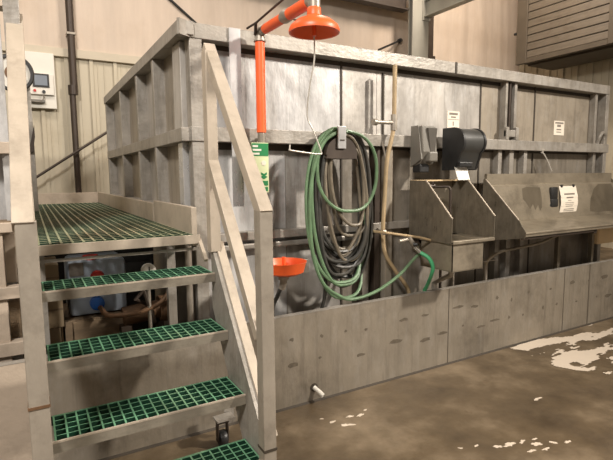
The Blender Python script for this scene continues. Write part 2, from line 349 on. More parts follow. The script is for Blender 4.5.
# cooler hung on the right wall
t = thing('wall_cooler', 'large louvered cooler unit hung high on the right wall', 'cooler', (9.8, 5.5, 3.9))
b = B(); b.box(9.26, 10.45, 3.9, 6.93, 3.94, 6.1, .01); b.build('housing', 'unit_dark', t)
b = B(); b.box(9.18, 9.27, 6.70, 6.95, 3.90, 6.12, .01); b.box(9.18, 9.27, 3.88, 5.06, 3.90, 6.12, .01); b.box(9.18, 9.27, 5.06, 6.70, 3.90, 3.99); b.box(9.18, 9.27, 5.06, 6.70, 6.0, 6.12); b.build('louver_frame', 'unit_dark', t)
for k in range(13):
    z = 4.0 + .154 * k
    b = B(); b.prism([(9.205, z), (9.20, z + .01), (9.218, z + .143), (9.262, z + .143), (9.262, z)], 'y', 5.06, 6.70); b.build('louver', 'unit', t)
b = B(); b.box(9.5, 10.39, 3.95, 6.88, 3.90, 3.94); b.build('drip_tray', 'unit_dark', t)
b = B(); b.box(10.44, 10.69, 4.3, 4.4, 4.1, 4.2); b.box(10.44, 10.69, 6.4, 6.5, 4.1, 4.2); b.box(10.44, 10.69, 5.4, 5.5, 5.8, 5.9); b.build('wall_bracket', 'dark_steel', t)
b = B(); b.lathe([(.03, 0), (.03, .05)], (9.2, 6.96, 4.55), 10, 'y'); b.build('bolt', 'black', t)

# ================================================================== TANK
t = thing('metal_tank', 'big panelled galvanized metal tank with rails along its front', 'tank', (3.2, 4.6, 0))
TANK = t
b = B(); b.box(.907, 5.54, 2.99, 3.10, 2.445, 2.537); b.build('front_top_rail', 'rail', t, bevel=.004)
b = B(); b.box(.985, 5.49, 3.092, 3.10, 2.405, 2.45); b.build('upper_gasket', 'caulk', t)  # dark strip standing in for the shaded gap below the top rail
b = B(); b.box(.985, 2.40, 3.076, 3.086, 1.775, 1.822); b.box(2.40, 5.49, 3.076, 3.086, 1.80, 1.822); b.build('middle_gasket', 'caulk', t)  # same painted shade below the middle rail
b = B(); b.box(3.18, 3.20, 2.984, 2.99, 2.445, 2.537); b.build('rail_joint', 'caulk', t)
b = B(); b.box(.90, 5.57, 2.985, 3.08, 1.82, 1.912); b.build('front_middle_rail', 'rail', t, bevel=.004)
b = B(); b.box(.93, 5.55, 3.0, 3.08, 1.165, 1.222); b.build('front_lower_rail', 'rail', t, bevel=.004)
b = B(); b.box(.95, 2.35, 3.02, 3.06, 1.10, 1.14); b.build('lower_pipe_rail', 'rail', t, bevel=.01)
# corner posts
b = B(); b.box(.905, .985, 2.995, 3.09, .0, 2.445); b.build('corner_post', 'rail', t, bevel=.004)
b = B(); b.prism([(.823, 2.955), (.835, 2.94), (.907, 2.985), (.907, 3.03), (.86, 3.03)], 'z', 2.445, 2.537); b.build('corner_cap', 'rail', t)
b = B(); b.box(5.49, 5.55, 2.995, 3.10, .0, 2.445); b.build('corner_post', 'rail', t, bevel=.004)
# front panels, upper and lower tier
for x0, x1, mk in ((.985, 2.08, 'panel_b'), (2.09, 2.42, 'panel'), (2.425, 3.60, 'panel'), (3.62, 4.385, 'panel_c'), (4.395, 5.49, 'panel_c')):
    b = B(); b.box(x0, x1, 3.085, 3.10, 1.91, 2.412); b.build('upper_panel', mk, t)
for x0, x1, mk in ((.985, 1.60, 'panel_b'), (1.605, 2.08, 'panel'), (2.09, 2.76, 'panel_low'), (2.765, 3.60, 'panel_low'), (3.62, 4.385, 'panel_low'), (4.395, 5.49, 'panel_low')):
    b = B(); b.box(x0, x1, 3.085, 3.10, 0.0, 1.82); b.build('lower_panel', mk, t)
for x in (2.085, 3.61, 4.39):
    b = B(); b.box(x - .008, x + .008, 3.079, 3.086, 0, 2.445); b.build('panel_seam', 'caulk', t)
b = B(); b.box(1.160, 1.237, 2.978, 2.986, 1.40, 2.535); b.build('bright_strip', 'bright', t, label='bright new metal strip')
# ribs between the rails
def rib(x0, x1, z0, z1, mk='rail', y0=3.02):
    b = B(); b.box(x0, x1, y0, 3.085, z0, z1); b.build('stiffener', mk, t, bevel=.003)
rib(2.325, 2.37, 1.912, 2.33, 'panel', 3.062); rib(2.475, 2.49, 1.912, 2.40, 'caulk', 3.07)
rib(3.875, 3.905, 1.912, 2.445); rib(3.93, 3.95, 1.912, 2.445, 'dark_steel'); rib(4.0, 4.035, 1.912, 2.445)
rib(5.33, 5.37, 1.912, 2.445)
rib(3.80, 3.85, 0, 1.82); rib(3.96, 4.02, 0, 1.82); rib(2.24, 2.30, 0, 1.82); rib(2.36, 2.41, 0, 1.82, 'dark_steel'); rib(2.47, 2.54, 0, 1.82, 'panel_c'); rib(4.17, 4.22, 0, 1.82); rib(5.34, 5.39, 0, 1.82)
b = B(); b.box(3.86, 3.90, 2.985, 3.02, 1.912, 2.03); b.box(3.86, 4.03, 2.99, 3.02, 1.94, 2.005); b.box(3.99, 4.03, 2.98, 3.02, 1.912, 2.03); b.build('rib_clamp', 'rail', t, bevel=.006)
b = B(); b.tube(smooth_path([(5.42, 3.03, 1.912), (5.42, 3.0, 2.0), (5.465, 3.0, 2.035), (5.51, 3.0, 2.0), (5.51, 3.03, 1.912)]), .018, 8); b.build('lifting_loop', 'rail', t, True)
# left side: rails stand proud, ribs between, panels behind
b = B(); b.box(.832, .93, 2.97, 6.22, 2.455, 2.537); b.build('side_top_rail', 'rail', t, bevel=.004)
b = B(); b.box(.84, .93, 3.0, 6.22, 1.82, 1.905); b.build('side_middle_rail', 'rail', t, bevel=.004)
b = B(); b.box(.84, .93, 3.0, 6.22, 1.26, 1.40); b.build('side_lower_rail', 'rail', t, bevel=.004)
ys = [3.10, 3.70, 4.32, 5.15, 6.14]
for y, y2, mk in zip(ys, ys[1:], ('panel_c', 'panel', 'panel_c', 'panel')):
    b = B(); b.box(.925, .94, y, y2, 1.90, 2.46); b.build('side_upper_panel', mk, t)
    b = B(); b.box(.925, .94, y, y2, 0.0, 1.82); b.build('side_lower_panel', mk, t)
for y in ys[1:]:
    b = B(); b.box(.842, .93, y, y + .06, 1.905, 2.455); b.build('side_stiffener', 'rail', t, bevel=.003)
    b = B(); b.box(.842, .93, y, y + .06, 1.40, 1.82); b.build('side_stiffener', 'rail', t, bevel=.003)
b = B(); b.box(.87, .925, 3.10, 3.2, 1.40, 1.82); b.build('side_stiffener', 'bright', t, bevel=.003, label='shiny side stiffener near the corner')
b = B(); b.box(.88, .925, 3.12, 3.3, 1.91, 2.45); b.build('side_stiffener', 'panel', t, bevel=.003)
b = B(); b.box(.93, 5.55, 6.2, 6.24, 0, 2.537); b.build('back_panel', 'panel_c', t)
b = B(); b.box(5.53, 5.56, 3.1, 6.2, 0, 2.537); b.build('end_panel', 'panel_c', t)

# ================================================================== CONTAINMENT CURB
t = thing('containment_curb', 'low stained metal curb wall along the floor before the tank', 'curb', (3, 2.82, 0))
segs = ((-.06, 1.09, 'curb'), (1.094, 2.98, 'curb'), (2.984, 4.588, 'curb'), (4.596, 5.025, 'curb'), (5.034, 7.0, 'curb'))
b = B(); b.box(-1.8, -.064, 2.81, 2.83, 0.0, .652); b.build('wall_sheet', 'cream_metal', t, label='pale curb sheet at far left')
for x0, x1, mk in segs:
    b = B(); b.box(x0, x1, 2.81, 2.83, 0.0, .652); b.build('wall_sheet', mk, t)
b = B(); b.box(-1.8, 7.0, 2.808, 2.85, .652, .658); b.build('top_lip', 'rail', t)
for x, hw in ((1.092, .003), (2.982, .002), (4.592, .003), (5.03, .008)):
    b = B(); b.box(x - hw, x + hw, 2.806, 2.81, 0, .652); b.build('seam', 'dark_seam', t)
b = B(); b.prism([(2.812, 0), (2.797, 0), (2.80, .006), (2.812, .014)], 'x', -1.8, 7.0); b.build('floor_joint', 'caulk', t)
# scuffs and weld burns along the curb, two rough rows
rr = random.Random(3)
b = B()
for row, (za, zb) in enumerate(((.44, .5), (.26, .32))):
    x = 1.3 + row * .2
    while x < 6.8:
        z = rr.uniform(za, zb); wd = rr.choice((.02, .07, .05, .015)); hh = rr.uniform(.010, .022)
        n = 9; pts = [(x + wd * math.cos(2 * PI * k / n) * rr.uniform(.6, 1.1), z + hh * math.sin(2 * PI * k / n) * rr.uniform(.5, 1.2)) for k in range(n)]
        b.prism(pts, 'y', 2.8085, 2.8101); x += rr.uniform(.18, .38)
b.build('weld_scorch', mat('weld_scorch', srgb(104, 95, 82), .6, .2, .25, 30), t)
t = thing('drain_stub', 'short pale pipe stub sticking from the foot of the curb', 'pipe', (1.68, 2.8, .07))
b = B(); b.tube([(1.665, 2.81, .105), (1.69, 2.755, .075), (1.698, 2.738, .062)], .016, 14, False); b.build('pipe', 'white', t, True)
b = B(); b.lathe([(.03, -.004), (.03, .0)], (1.665, 2.81, .105), 14, 'y'); b.build('flange', 'caulk', t, True)

# ================================================================== PLATFORM
t = thing('platform', 'raised platform with worn green grating beside the tank', 'platform', (.42, 4.8, 0))
def grating(b, x0, x1, y0, y1, z1, nx, ny, wx=.008, wy=.006, h=.03):
    for i in range(nx + 1):
        x = x0 + (x1 - x0) * i / nx; b.box(x - wx / 2, x + wx / 2, y0, y1, z1 - h, z1)
    for j in range(ny + 1):
        y = y0 + (y1 - y0) * j / ny; b.box(x0, x1, y - wy / 2, y + wy / 2, z1 - h, z1 - .002)
    return b
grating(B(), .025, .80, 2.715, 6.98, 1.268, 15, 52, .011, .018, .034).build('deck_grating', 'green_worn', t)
b = B(); b.box(.0, .84, 2.695, 2.712, 1.215, 1.266); b.build('front_fascia', 'post', t, bevel=.002)
b = B(); b.box(.0, .86, 2.735, 2.755, 1.172, 1.186); b.build('support_bar', 'rail', t)
b = B(); b.box(.80, .832, 2.72, 3.68, 1.20, 1.425); b.build('kerb', 'post', t, bevel=.003)
b = B(); b.box(.795, .828, 3.685, 7.0, 1.20, 1.405); b.build('kerb', 'post', t, bevel=.003)
b = B(); b.box(-.04, .83, 6.985, 7.01, 1.20, 1.402); b.build('kerb', 'cream_metal', t, bevel=.003)
b = B(); b.box(-.015, .008, 2.72, 6.99, 1.18, 1.275); b.build('side_beam', 'post', t)
for yy in (3.4, 4.3, 5.2, 6.1):
    b = B(); b.box(.0, .82, yy, yy + .05, 1.17, 1.235); b.build('cross_bearer', 'rail', t)
for xx, yy in ((.0, 3.0), (.70, 2.92), (.0, 6.8), (.75, 6.8)):
    b = B(); b.box(xx, xx + .05, yy, yy + .05, 0, 1.20); b.build('leg', 'rail', t)
b = B(); b.beam((.84, 2.72, 1.24), (.84, 2.60, 1.13), .02, .02); b.build('brace', 'post', t)

# ================================================================== STAIRCASE
t = thing('staircase', 'steep metal staircase with green grating treads and tube handrails', 'staircase', (.43, 2.2, 0))
for (y, z, dp) in ((2.50, 1.073, .26), (2.322, .797, .25), (2.097, .538, .247), (1.905, .301, .207)):
    tr = B(); grating(tr, .03, .848, y + .012, y + dp, z, 18, 5, .0075, .0065, .034)
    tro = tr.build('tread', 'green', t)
    b = B(); b.box(.018, .855, y, y + .008, z - .048, z - .005); b.box(.018, .855, y + .008, y + .03, z - .048, z - .042); c = b.build('nosing', 'nose', tro); c.matrix_parent_inverse = Matrix()
    b = B(); b.box(.018, .855, y - .001, y + .010, z - .005, z + .002); c = b.build('nosing_lip', 'post', tro); c.matrix_parent_inverse = Matrix()
    b = B(); b.box(.018, .855, y + dp + .002, y + dp + .008, z - .045, z - .001); c = b.build('rear_lip', 'green', tro); c.matrix_parent_inverse = Matrix()
def zC(y): return 1.192 + (y - 2.53) * 1.262
for sx in (0, 1):
    x0, x1 = ((.857, .890) if sx else (-.006, .012))
    f0, f1 = ((.882, .928) if sx else (-.05, .012))
    pl = [(2.56, zC(2.56)), (2.56, zC(2.56) - .36), (2.14, 0.25), (1.93, .05), (1.87, .05), (1.87, zC(1.87))]
    so = B(); so.prism(pl, 'x', x0, x1); so = so.build('stringer', 'rail', t)
    b = B(); b.beam(((f0 + f1) / 2, 2.56, zC(2.56) + .004), ((f0 + f1) / 2, 1.90, zC(1.90) + .004), f1 - f0, .012); c = b.build('top_flange', 'post', so); c.matrix_parent_inverse = Matrix()
for sx in (0, 1):
    cx = .872 if sx else -.017
    wd = .061 if sx else .066
    ztop = 2.27 if sx else 2.29
    b = B(); b.beam((cx + (.012 if sx else .010), 2.585, ztop + .02), (cx - (0 if sx else .008), 1.875, 1.435), wd, .055); b.build('handrail', 'post', t, bevel=.003)
    b = B(); b.beam((cx, 2.555, 1.70), (cx, 1.93, .87), wd * .95, .05); b.build('middle_rail', 'post', t, bevel=.003)
    b = B(); b.box(cx - wd / 2, cx + wd / 2, 1.86, 1.925, 0.0, 1.455); b.build('lower_post', 'post_grey', t, bevel=.003)
    b = B(); b.box(cx - wd / 2 + .002, cx + wd / 2 - .002, 2.515, 2.58, zC(2.55) - .03, (2.26 if sx else 3.1)); b.build('upper_post', 'rail' if not sx else 'post', t, bevel=.003)
    b = B(); b.box(cx - wd / 2 - .002, cx + wd / 2 + .002, 1.857, 1.928, (.795 if not sx else .36), (.805 if not sx else .372)); b.build('weld_band', 'caulk' if sx else 'rust', t)
    b = B(); b.lathe([(.008, -.003), (.008, 0)], (cx, 2.52, 1.9), 10, 'y'); b.build('bolt', 'dark_steel', t)
# caster at the back of the stair
c0 = Vector((.905, 2.60, .0))
cs = B(); cs.lathe([(.02, -.022), (.045, -.022), (.05, -.015), (.05, .015), (.045, .022), (.02, .022)], (c0.x, c0.y, .05), 24, 'x'); cs.build('caster_wheel', 'black', t, True)
b = B(); b.box(c0.x - .033, c0.x - .027, c0.y - .02, c0.y + .02, .04, .165); b.box(c0.x + .027, c0.x + .033, c0.y - .02, c0.y + .02, .04, .165); b.box(c0.x - .033, c0.x + .033, c0.y - .03, c0.y + .03, .155, .17); b.lathe([(.012, -.036), (.012, .036)], (c0.x, c0.y, .05), 10, 'x'); b.build('caster_fork', 'dark_steel', t)
b = B(); b.box(.862, c0.x + .07, c0.y - .04, c0.y + .04, .17, .18); b.box(.94, 1.0, 2.655, 2.663, .10, .24); b.build('caster_plate', 'rail', t)

# ================================================================== LEFT ENCLOSURE
t = thing('left_enclosure', 'pale panelled enclosure with ledges left of the stairs', 'enclosure', (-.8, 3.2, 0))
b = B(); b.box(-1.8, -.055, 2.95, 3.05, 2.46, 2.95); b.build('top_beam', 'cream_metal', t, bevel=.004)
b = B(); b.box(-1.8, -.09, 3.09, 3.10, 0, 2.46); b.build('upper_panel', 'panel_b', t)
b = B(); b.box(-1.8, -.07, 2.93, 3.09, 1.725, 1.785); b.build('middle_beam', 'cream_metal', t, bevel=.004)
b = B(); b.box(-1.8, -.07, 2.93, 3.09, 1.318, 1.371); b.build('ledge_beam', 'cream_metal', t, bevel=.004)
b = B(); b.box(-1.8, -.075, 2.94, 3.09, 1.371, 1.376); b.build('ledge_deck', 'wood', t)
for z0, z1, mk in ((.965, 1.03, 'cream_metal'), (.655, .73, 'cream_metal')):
    b = B(); b.box(-1.8, -.07, 2.93, 3.0, z0, z1); b.build('lower_bar', mk, t, bevel=.004)
b = B(); b.box(-.20, -.135, 2.95, 3.0, 0, 1.318); b.build('post', 'cream_metal', t, bevel=.004)
b = B(); b.box(-.135, -.085, 3.04, 3.085, .72, .93); b.build('brown_board', 'wood', t)
b = B(); b.box(-.135, -.085, 3.06, 3.085, 1.03, 1.318); b.build('inner_panel', 'cream_metal', t)
b = B(); b.box(-.11, -.075, 3.0, 3.09, 1.371, 2.46); b.build('side_post', 'panel_b', t)
# dial on a post on the platform
t = thing('dial_gauge_post', 'grey post with a black rimmed round dial behind the left handrail', 'gauge', (.045, 5.5, 1.27))
b = B(); b.box(.012, .075, 5.5, 5.56, 1.268, 2.5); b.build('post', 'rail', t, bevel=.004)
b = B(); b.lathe([(.17, 0), (.178, -.03), (.168, -.05), (.146, -.05), (.142, -.02), (.142, 0)], (-.06, 5.5, 2.595), 40, 'y'); b.build('rim', 'black', t, True)
b = B(); b.lathe([(.143, -.02), (.143, 0)], (-.06, 5.5, 2.595), 40, 'y'); b.build('dial_face', 'white', t)
b = B(); b.lathe([(.07, -.024), (.07, -.02)], (-.06, 5.5, 2.595), 30, 'y'); b.build('dial_centre', 'rust', t)
b = B(); b.prism([(.02, 1.85), (.085, 2.12), (.085, 2.0), (.06, 1.85)], 'y', 5.46, 5.5); b.build('bracket', 'dark_steel', t)

# ================================================================== THINGS UNDER THE PLATFORM
boxn = ['topmost flat cardboard box of the stack under the platform', 'second cardboard box from the top of the stack under the platform',
        'third cardboard box from the top under the platform', 'lowest cardboard box of the stack under the platform']
zt = 1.10
for i, hgt in enumerate((.16, .22, .34, .37)):
    cb = thing('cardboard_box', boxn[i], 'box', (.02, 3.3, zt - hgt), 'cardboard boxes under the platform'); ox = (.0, .012, -.008, .004)[i]
    b = B(); b.box(-.09 + ox, .12 + ox, 3.12, 3.45, zt - hgt + .001, zt - .001, .004); b.build('carton', 'cardboard', cb)
    b = B(); b.box(-.0905 + ox, .1205 + ox, 3.119, 3.121, zt - hgt * .5 - .006, zt - hgt * .5 + .006); b.build('seam', 'wood', cb)
    zt -= hgt
cr = thing('wooden_crate', 'brown wooden crate under the platform carrying the white jug', 'crate', (.33, 3.4, 0))
for k in range(5):
    b = B(); b.box(.135, .52, 3.15, 3.17, .01 + .146 * k, .146 * k + .145); b.build('slat', 'wood', cr, bevel=.003)
b = B(); b.box(.135, .52, 3.17, 3.65, 0, .735); b.build('crate_body', 'wood', cr)
for xx in (.135, .48):
    b = B(); b.box(xx, xx + .04, 3.135, 3.15, 0, .74); b.build('batten', 'wood', cr, bevel=.002)
jg = thing('plastic_jug', 'white plastic jug with a red cap on the wooden crate', 'jug', (.34, 3.4, .742))
b = B(); b.box(.17, .51, 3.22, 3.55, .742, 1.09, .03); b.build('jug_body', 'jug', jg, True)
b = B(); b.lathe([(.045, 0), (.05, .012), (.05, .03), (.045, .036)], (.31, 3.29, 1.075), 20); b.build('cap', 'red', jg, True)
b = B(); b.lathe([(.036, -.02), (.042, 0)], (.335, 3.20, .985), 20, 'y'); b.build('front_cap', 'red', jg, True)
b = B(); b.box(.18, .26, 3.213, 3.222, 1.0, 1.08); b.build('label_print', 'ink', jg)
b = B(); b.lathe([(.034, -.05), (.042, -.045), (.042, 0)], (.325, 3.22, .82), 20, 'y'); b.build('tap', 'blue', jg, True)
pm = thing('pump_assembly', 'rusty brown pump and pipes standing under the platform', 'pump', (.6, 3.1, 0))
b = B(); b.tube([(.46, 3.12, .73), (.70, 3.12, .75)], .06, 18); b.build('motor', 'rust', pm, True)
b = B(); b.lathe([(.05, -.02), (.085, -.02), (.085, .05), (.05, .06)], (.70, 3.12, .75), 20, 'x'); b.build('pump_housing', 'rust', pm, True)
b = B(); b.box(.44, .50, 3.06, 3.18, 0, .68); b.box(.66, .70, 3.06, 3.18, 0, .68); b.build('stand', 'dark_steel', pm)
b = B(); b.tube(smooth_path([(.335, 3.155, .80), (.36, 3.06, .775), (.42, 3.04, .765), (.56, 3.0, .78), (.70, 3.02, .84), (.76, 3.04, 1.0), (.76, 3.04, 1.1)]), .015, 10); b.build('suction_pipe', 'rust', pm, True)
b = B(); b.tube([(.60, 3.08, .80), (.52, 3.0, .86), (.58, 3.0, .92)], .012, 8); b.tube([(.63, 3.0, .70), (.56, 3.0, .95)], .012, 8); b.build('brace_rods', 'dark_steel', pm, True)
gg = thing('pressure_gauge', 'small white round pressure gauge on a pipe under the platform', 'gauge', (.6, 2.95, 0))
b = B(); b.tube([(.60, 3.0, 0), (.60, 3.0, 1.0)], .012, 10); b.build('pipe', 'pipe', gg, True)
b = B(); b.lathe([(.042, 0), (.042, -.03), (.036, -.032)], (.60, 2.995, 1.035), 22, 'y'); b.build('gauge_case', 'white', gg, True)
b = B(); b.box(.598, .603, 2.955, 2.963, 1.03, 1.06); b.build('needle', 'black', gg)

mh = thing('machine_housing', 'dark machine housing standing far under the platform', 'machine', (.4, 4.0, 0))  # made-up box added to darken the background under the platform
b = B(); b.box(-.03, .82, 3.85, 4.28, .06, 1.10, .01); b.build('housing', 'black', mh)
for xx in (.0, .74):
    b = B(); b.box(xx, xx + .05, 3.9, 4.2, 0, .06); b.build('foot', 'dark_steel', mh)
b = B(); b.box(.56, .80, 3.835, 3.85, .3, .95); b.build('door', 'darkgrey', mh, bevel=.004)
for xx, yy, lab in ((.735, 3.02, 'grey upright pipe under the platform beside the gauge'), (.86, 3.02, 'grey upright pipe under the platform next to the tank side')):
    up = thing('upright_pipe', lab, 'pipe', (xx, yy, 0), 'upright pipes under the platform')
    b = B(); b.tube([(xx, yy, .01), (xx, yy, 1.16)], .022, 12); b.build('pipe', 'pipe', up, True)
    b = B(); b.tube([(xx, yy, 0), (xx, yy, .012)], .045, 14); b.build('flange', 'pipe', up, True)

# ================================================================== EMERGENCY SHOWER
t = thing('emergency_shower', 'orange emergency shower with round head over the tank edge', 'shower', (1.31, 2.90, 0))
px, py = 1.336, 2.90
b = B(); b.tube([(px, py, 1.88), (px, py, 2.455)], .031, 20); b.build('riser_sleeve', 'orange', t, True)
b = B(); b.tube([(px, py, .95), (px, py, 1.88)], .026, 16); b.build('riser_pipe', 'pipe', t, True)
b = B(); b.tube([(px, py, 2.45), (px, py, 2.462)], .04, 16); b.tube(smooth_path([(px, py, 2.455), (px, py, 2.492), (px + .002, py - .012, 2.507), (px + .004, py - .05, 2.51)], 6), .032, 16); b.build('elbow', 'pipe', t, True)
ex, ey, ez = 1.354, 2.29, 2.515
dv = Vector((ex, ey, ez)) - Vector((px + .004, py - .04, 2.51))
at = lambda k: Vector((px + .004, py - .04, 2.51)) + dv * k
b = B(); b.tube([at(.06), at(.47)], .03, 18); b.build('arm_sleeve', 'orange', t, True)
b = B(); b.tube([at(.60), at(.97)], .033, 18); b.build('arm_sleeve', 'orange', t, True)
b = B(); b.tube([at(.46), at(.50), at(.56), at(.61)], [.03, .038, .038, .03], 16); b.build('valve_body', 'pipe', t, True)
b = B(); b.tube([at(.0), at(.07)], .028, 16); b.build('nipple', 'pipe', t, True)
b = B(); b.tube([at(.53), at(.53) + Vector((.06, 0, -.01)), at(.66) + Vector((.08, 0, -.05))], .007, 8); b.build('valve_lever', 'pipe', t, True)
b = B(); b.tube(smooth_path([at(.94), at(1.0) + Vector((0, -.0, .0)), (ex + .0, ey - .03, ez - .012), (ex, ey - .035, ez - .045)], 6), .03, 16); b.tube([(ex, ey - .035, ez + .08), (ex, ey - .035, ez - .05)], .034, 16); b.build('elbow', 'pipe', t, True)
hx, hy = ex, ey - .035
hd = B(); prof = [(.030, .118), (.036, .112), (.038, .075), (.050, .066), (.092, .050), (.126, .022), (.135, .002), (.134, -.012), (.124, -.010), (.114, .006), (.09, .028), (.05, .046), (.02, .05)]
hd.lathe(prof, (hx, hy, 2.357), 40); hd.build('shower_head', 'orange', t, True)
b = B(); b.tube([(hx, hy, 2.405), (hx, hy, 2.33)], .012, 10); b.build('spray_nozzle', 'orange', t, True)
b = B(); b.tube([(1.24, 2.88, 2.513), (1.275, 2.82, 2.535), (1.44, 2.3, 2.72)], .007, 8); b.tube([(px - .03, py, 2.49), (1.275, 2.82, 2.535)], .010, 8); b.build('stay_rod', 'dark_steel', t, True)
b = B(); b.tube(smooth_path([(hx + .01, hy + .02, 2.37), (hx + .012, hy + .02, 2.22), (hx, hy + .05, 2.08), (1.362, 2.35, 1.93), (1.40, 2.35, 1.85), (1.452, 2.35, 1.735), (1.445, 2.35, 1.722), (1.40, 2.35, 1.722), (1.26, 2.35, 1.737), (1.25, 2.35, 1.745), (1.252, 2.35, 1.768)], 5), .0042, 8); b.build('pull_rod', 'wire', t, True)
b = B(); b.tube([(px, py, 1.84), (px, 2.99, 1.84)], .012, 8); b.build('wall_clamp', 'pipe', t, True)
# eyewash
t = thing('eyewash', 'shallow orange eyewash bowl mounted before the tank', 'eyewash', (1.43, 2.75, .95))
bc = (1.388, 2.70)
b = B(); b.lathe([(.03, .0), (.09, .004), (.122, .02), (.138, .075), (.144, .088), (.138, .088), (.128, .072), (.11, .03), (.02, .016)], (bc[0], bc[1], .968), 36); b.build('bowl', 'orange', t, True)
b = B(); b.tube([(bc[0] - .05, bc[1], .985), (bc[0] - .05, bc[1], 1.03)], .012, 10); b.build('spray_head', 'orange', t, True)
b = B(); b.tube([(bc[0] + .02, bc[1] + .05, .985), (bc[0] + .02, bc[1] + .05, 1.075)], .012, 10); b.build('spray_head', 'orange', t, True)
b = B(); b.tube(smooth_path([(bc[0] - .01, bc[1], .975), (bc[0] - .01, bc[1], .92), (bc[0] - .01, bc[1] + .02, .88)], 4), .024, 14); b.tube([(bc[0] - .01, bc[1], .985), (bc[0] - .01, bc[1], .94)], .036, 14); b.build('drain_pipe', 'pipe', t, True)
b = B(); b.box(bc[0] + .13, bc[0] + .20, bc[1] + .03, bc[1] + .05, .955, 1.05); b.box(bc[0] + .125, bc[0] + .15, bc[1], bc[1] + .05, .99, 1.02); b.build('push_plate', 'grey', t, bevel=.003)
b = B(); b.tube([(bc[0] - .10, bc[1] + .06, .995), (px, py, .995)], .015, 10); b.tube([(px, py, .98), (px, py, 1.01)], .03, 12); b.build('supply_pipe', 'pipe', t, True)
b = B(); b.tube(smooth_path([(bc[0] - .01, bc[1] + .02, .89), (bc[0] + .03, 2.86, .80), (bc[0] + .02, 2.93, .65), (bc[0] + .06, 2.93, .3), (bc[0] + .06, 2.93, .015)]), .014, 10); b.build('drain_hose', 'black_hose', t, True)
# green shower sign
t = thing('shower_sign', 'green and white shower sign on the shower pipe behind the stair handrail', 'sign', (1.35, 2.98, 1.5))
b = B(); b.box(1.30, 1.42, 2.974, 2.984, 1.50, 1.82); b.build('board', 'signpale', t)
b = B(); b.box(1.303, 1.418, 2.9715, 2.974, 1.735, 1.815); b.build('header', 'signgreen', t)
for k, (xa, xb) in enumerate(((1.308, 1.345), (1.308, 1.368), (1.308, 1.355))):
    z = 1.797 - k * .024; b = B(); b.box(xa, xb, 2.97, 2.9716, z - .006, z + .006); b.build('lettering', 'white', t)
b = B(); b.lathe([(.017, -.002), (.017, 0)], (1.385, 2.974, 1.69), 18, 'y'); b.build('pictogram', 'paper', t)
b = B(); b.prism([(1.365, 1.615), (1.385, 1.605), (1.405, 1.615), (1.405, 1.63), (1.385, 1.62), (1.365, 1.63)], 'y', 2.9715, 2.974); b.prism([(1.36, 1.60), (1.385, 1.615), (1.41, 1.60), (1.385, 1.585)], 'y', 2.972, 2.974); b.build('arrow', 'signgreen', t)
b = B(); b.box(1.355, 1.412, 2.9715, 2.974, 1.545, 1.575); b.box(1.37, 1.412, 2.9715, 2.974, 1.508, 1.535); b.build('footer', 'signgreen', t)
t.location = (t.location[0] - .055, t.location[1] - .112, t.location[2] - .007)

# ================================================================== HOSES ON THE HOOK
t = thing('hose_hook', 'galvanized hanger on the tank holding the coiled hoses', 'hook', (1.89, 2.95, 1.85))
b = B(); b.box(1.858, 1.926, 2.785, 2.80, 1.782, 1.935); b.build('end_plate', 'bright', t, bevel=.003)
b = B(); b.box(1.875, 1.91, 2.782, 2.786, 1.835, 1.845); b.build('slot', 'dark_steel', t)
b = B(); b.prism([(1.78, 1.74)] + [(1.90 + .13 * math.cos(a), 1.74 + .125 * math.sin(a)) for a in [PI - PI * k / 14 for k in range(15)]] + [(2.03, 1.715), (1.77, 1.715)], 'y', 2.80, 2.985); b.build('saddle', 'dark_steel', t)

def coil(loops, y0, y1, seed, lead=None, tail=None, n=44, back=0.0):
    """loops: (left x, right x, top z, bottom z, bottom x). One hose wound over the saddle."""
    r = random.Random(seed); pts = []; N = len(loops)
    for i, (xl, xr, zt, zb, xb) in enumerate(loops):
        nx = loops[min(i + 1, N - 1)]
        ya = y0 + (y1 - y0) * i / max(1, N - 1); yb = y0 + (y1 - y0) * min(i + 1, N - 1) / max(1, N - 1)
        ph = r.uniform(0, 6)
        for k in range(n):
            u = k / n; a = 2 * PI * u
            s = u * u * (3 - 2 * u)
            ztt = zt + (nx[2] - zt) * s
            cx = (xl + xr) / 2; hw = (xr - xl) / 2
            c = math.cos(a); sn = -math.sin(a)
            zc = (ztt + zb) / 2; z = zc + (ztt - zb) / 2 * (abs(c) ** .85) * (1 if c >= 0 else -1)
            fz = min(1.0, max(0.0, (z - zb) / (ztt - zb)))
            x = cx + hw * (abs(sn) ** .75) * (1 if sn >= 0 else -1) + (xb - cx) * (1 - fz) ** 1.3
            x += .008 * math.sin(3 * a + ph); y = ya + (yb - ya) * s + .012 * math.sin(2 * a + ph) * (1 - .6 * fz)
            if back: y += back * max(0, sn) * (1 if fz > .12 else fz / .12)
            pts.append(Vector((x, y, z)))
    xl, xr, zt, zb, xb = loops[-1]
    if lead: pts = smooth_path(lead, 6)[:-1] + pts
    if tail: pts = pts + smooth_path(tail, 6)
    return pts
blk = []
rb = random.Random(12)
for k in range(13):
    blk.append((1.70 + rb.uniform(-.03, .07), 2.165 + rb.uniform(-.06, .03), 1.905 + rb.uniform(-.02, .015), rb.choice((.79, .84, .88, .93, .98, 1.05)), 1.97 + rb.uniform(-.06, .08)))
b = B(); b.tube(coil(blk, 2.965, 2.84, 5, tail=[(1.90, 2.84, 1.90), (1.78, 2.84, 1.72), (1.75, 2.85, 1.3), (1.80, 2.87, .95), (1.83, 2.93, .7), (1.76, 2.94, .45), (1.78, 2.94, .02)]), .0135, 8)
tag(b.build('coiled_hose', 'black_hose', smooth=True), 'black rubber hose coiled in many loops on the tank hook', 'hose', 'hoses on the hook')
gr = [(1.79, 2.08, 1.88, 1.06, 1.99), (1.80, 2.11, 1.875, 1.16, 2.03), (1.775, 2.10, 1.885, .98, 2.0), (1.80, 2.07, 1.88, 1.24, 2.02)]
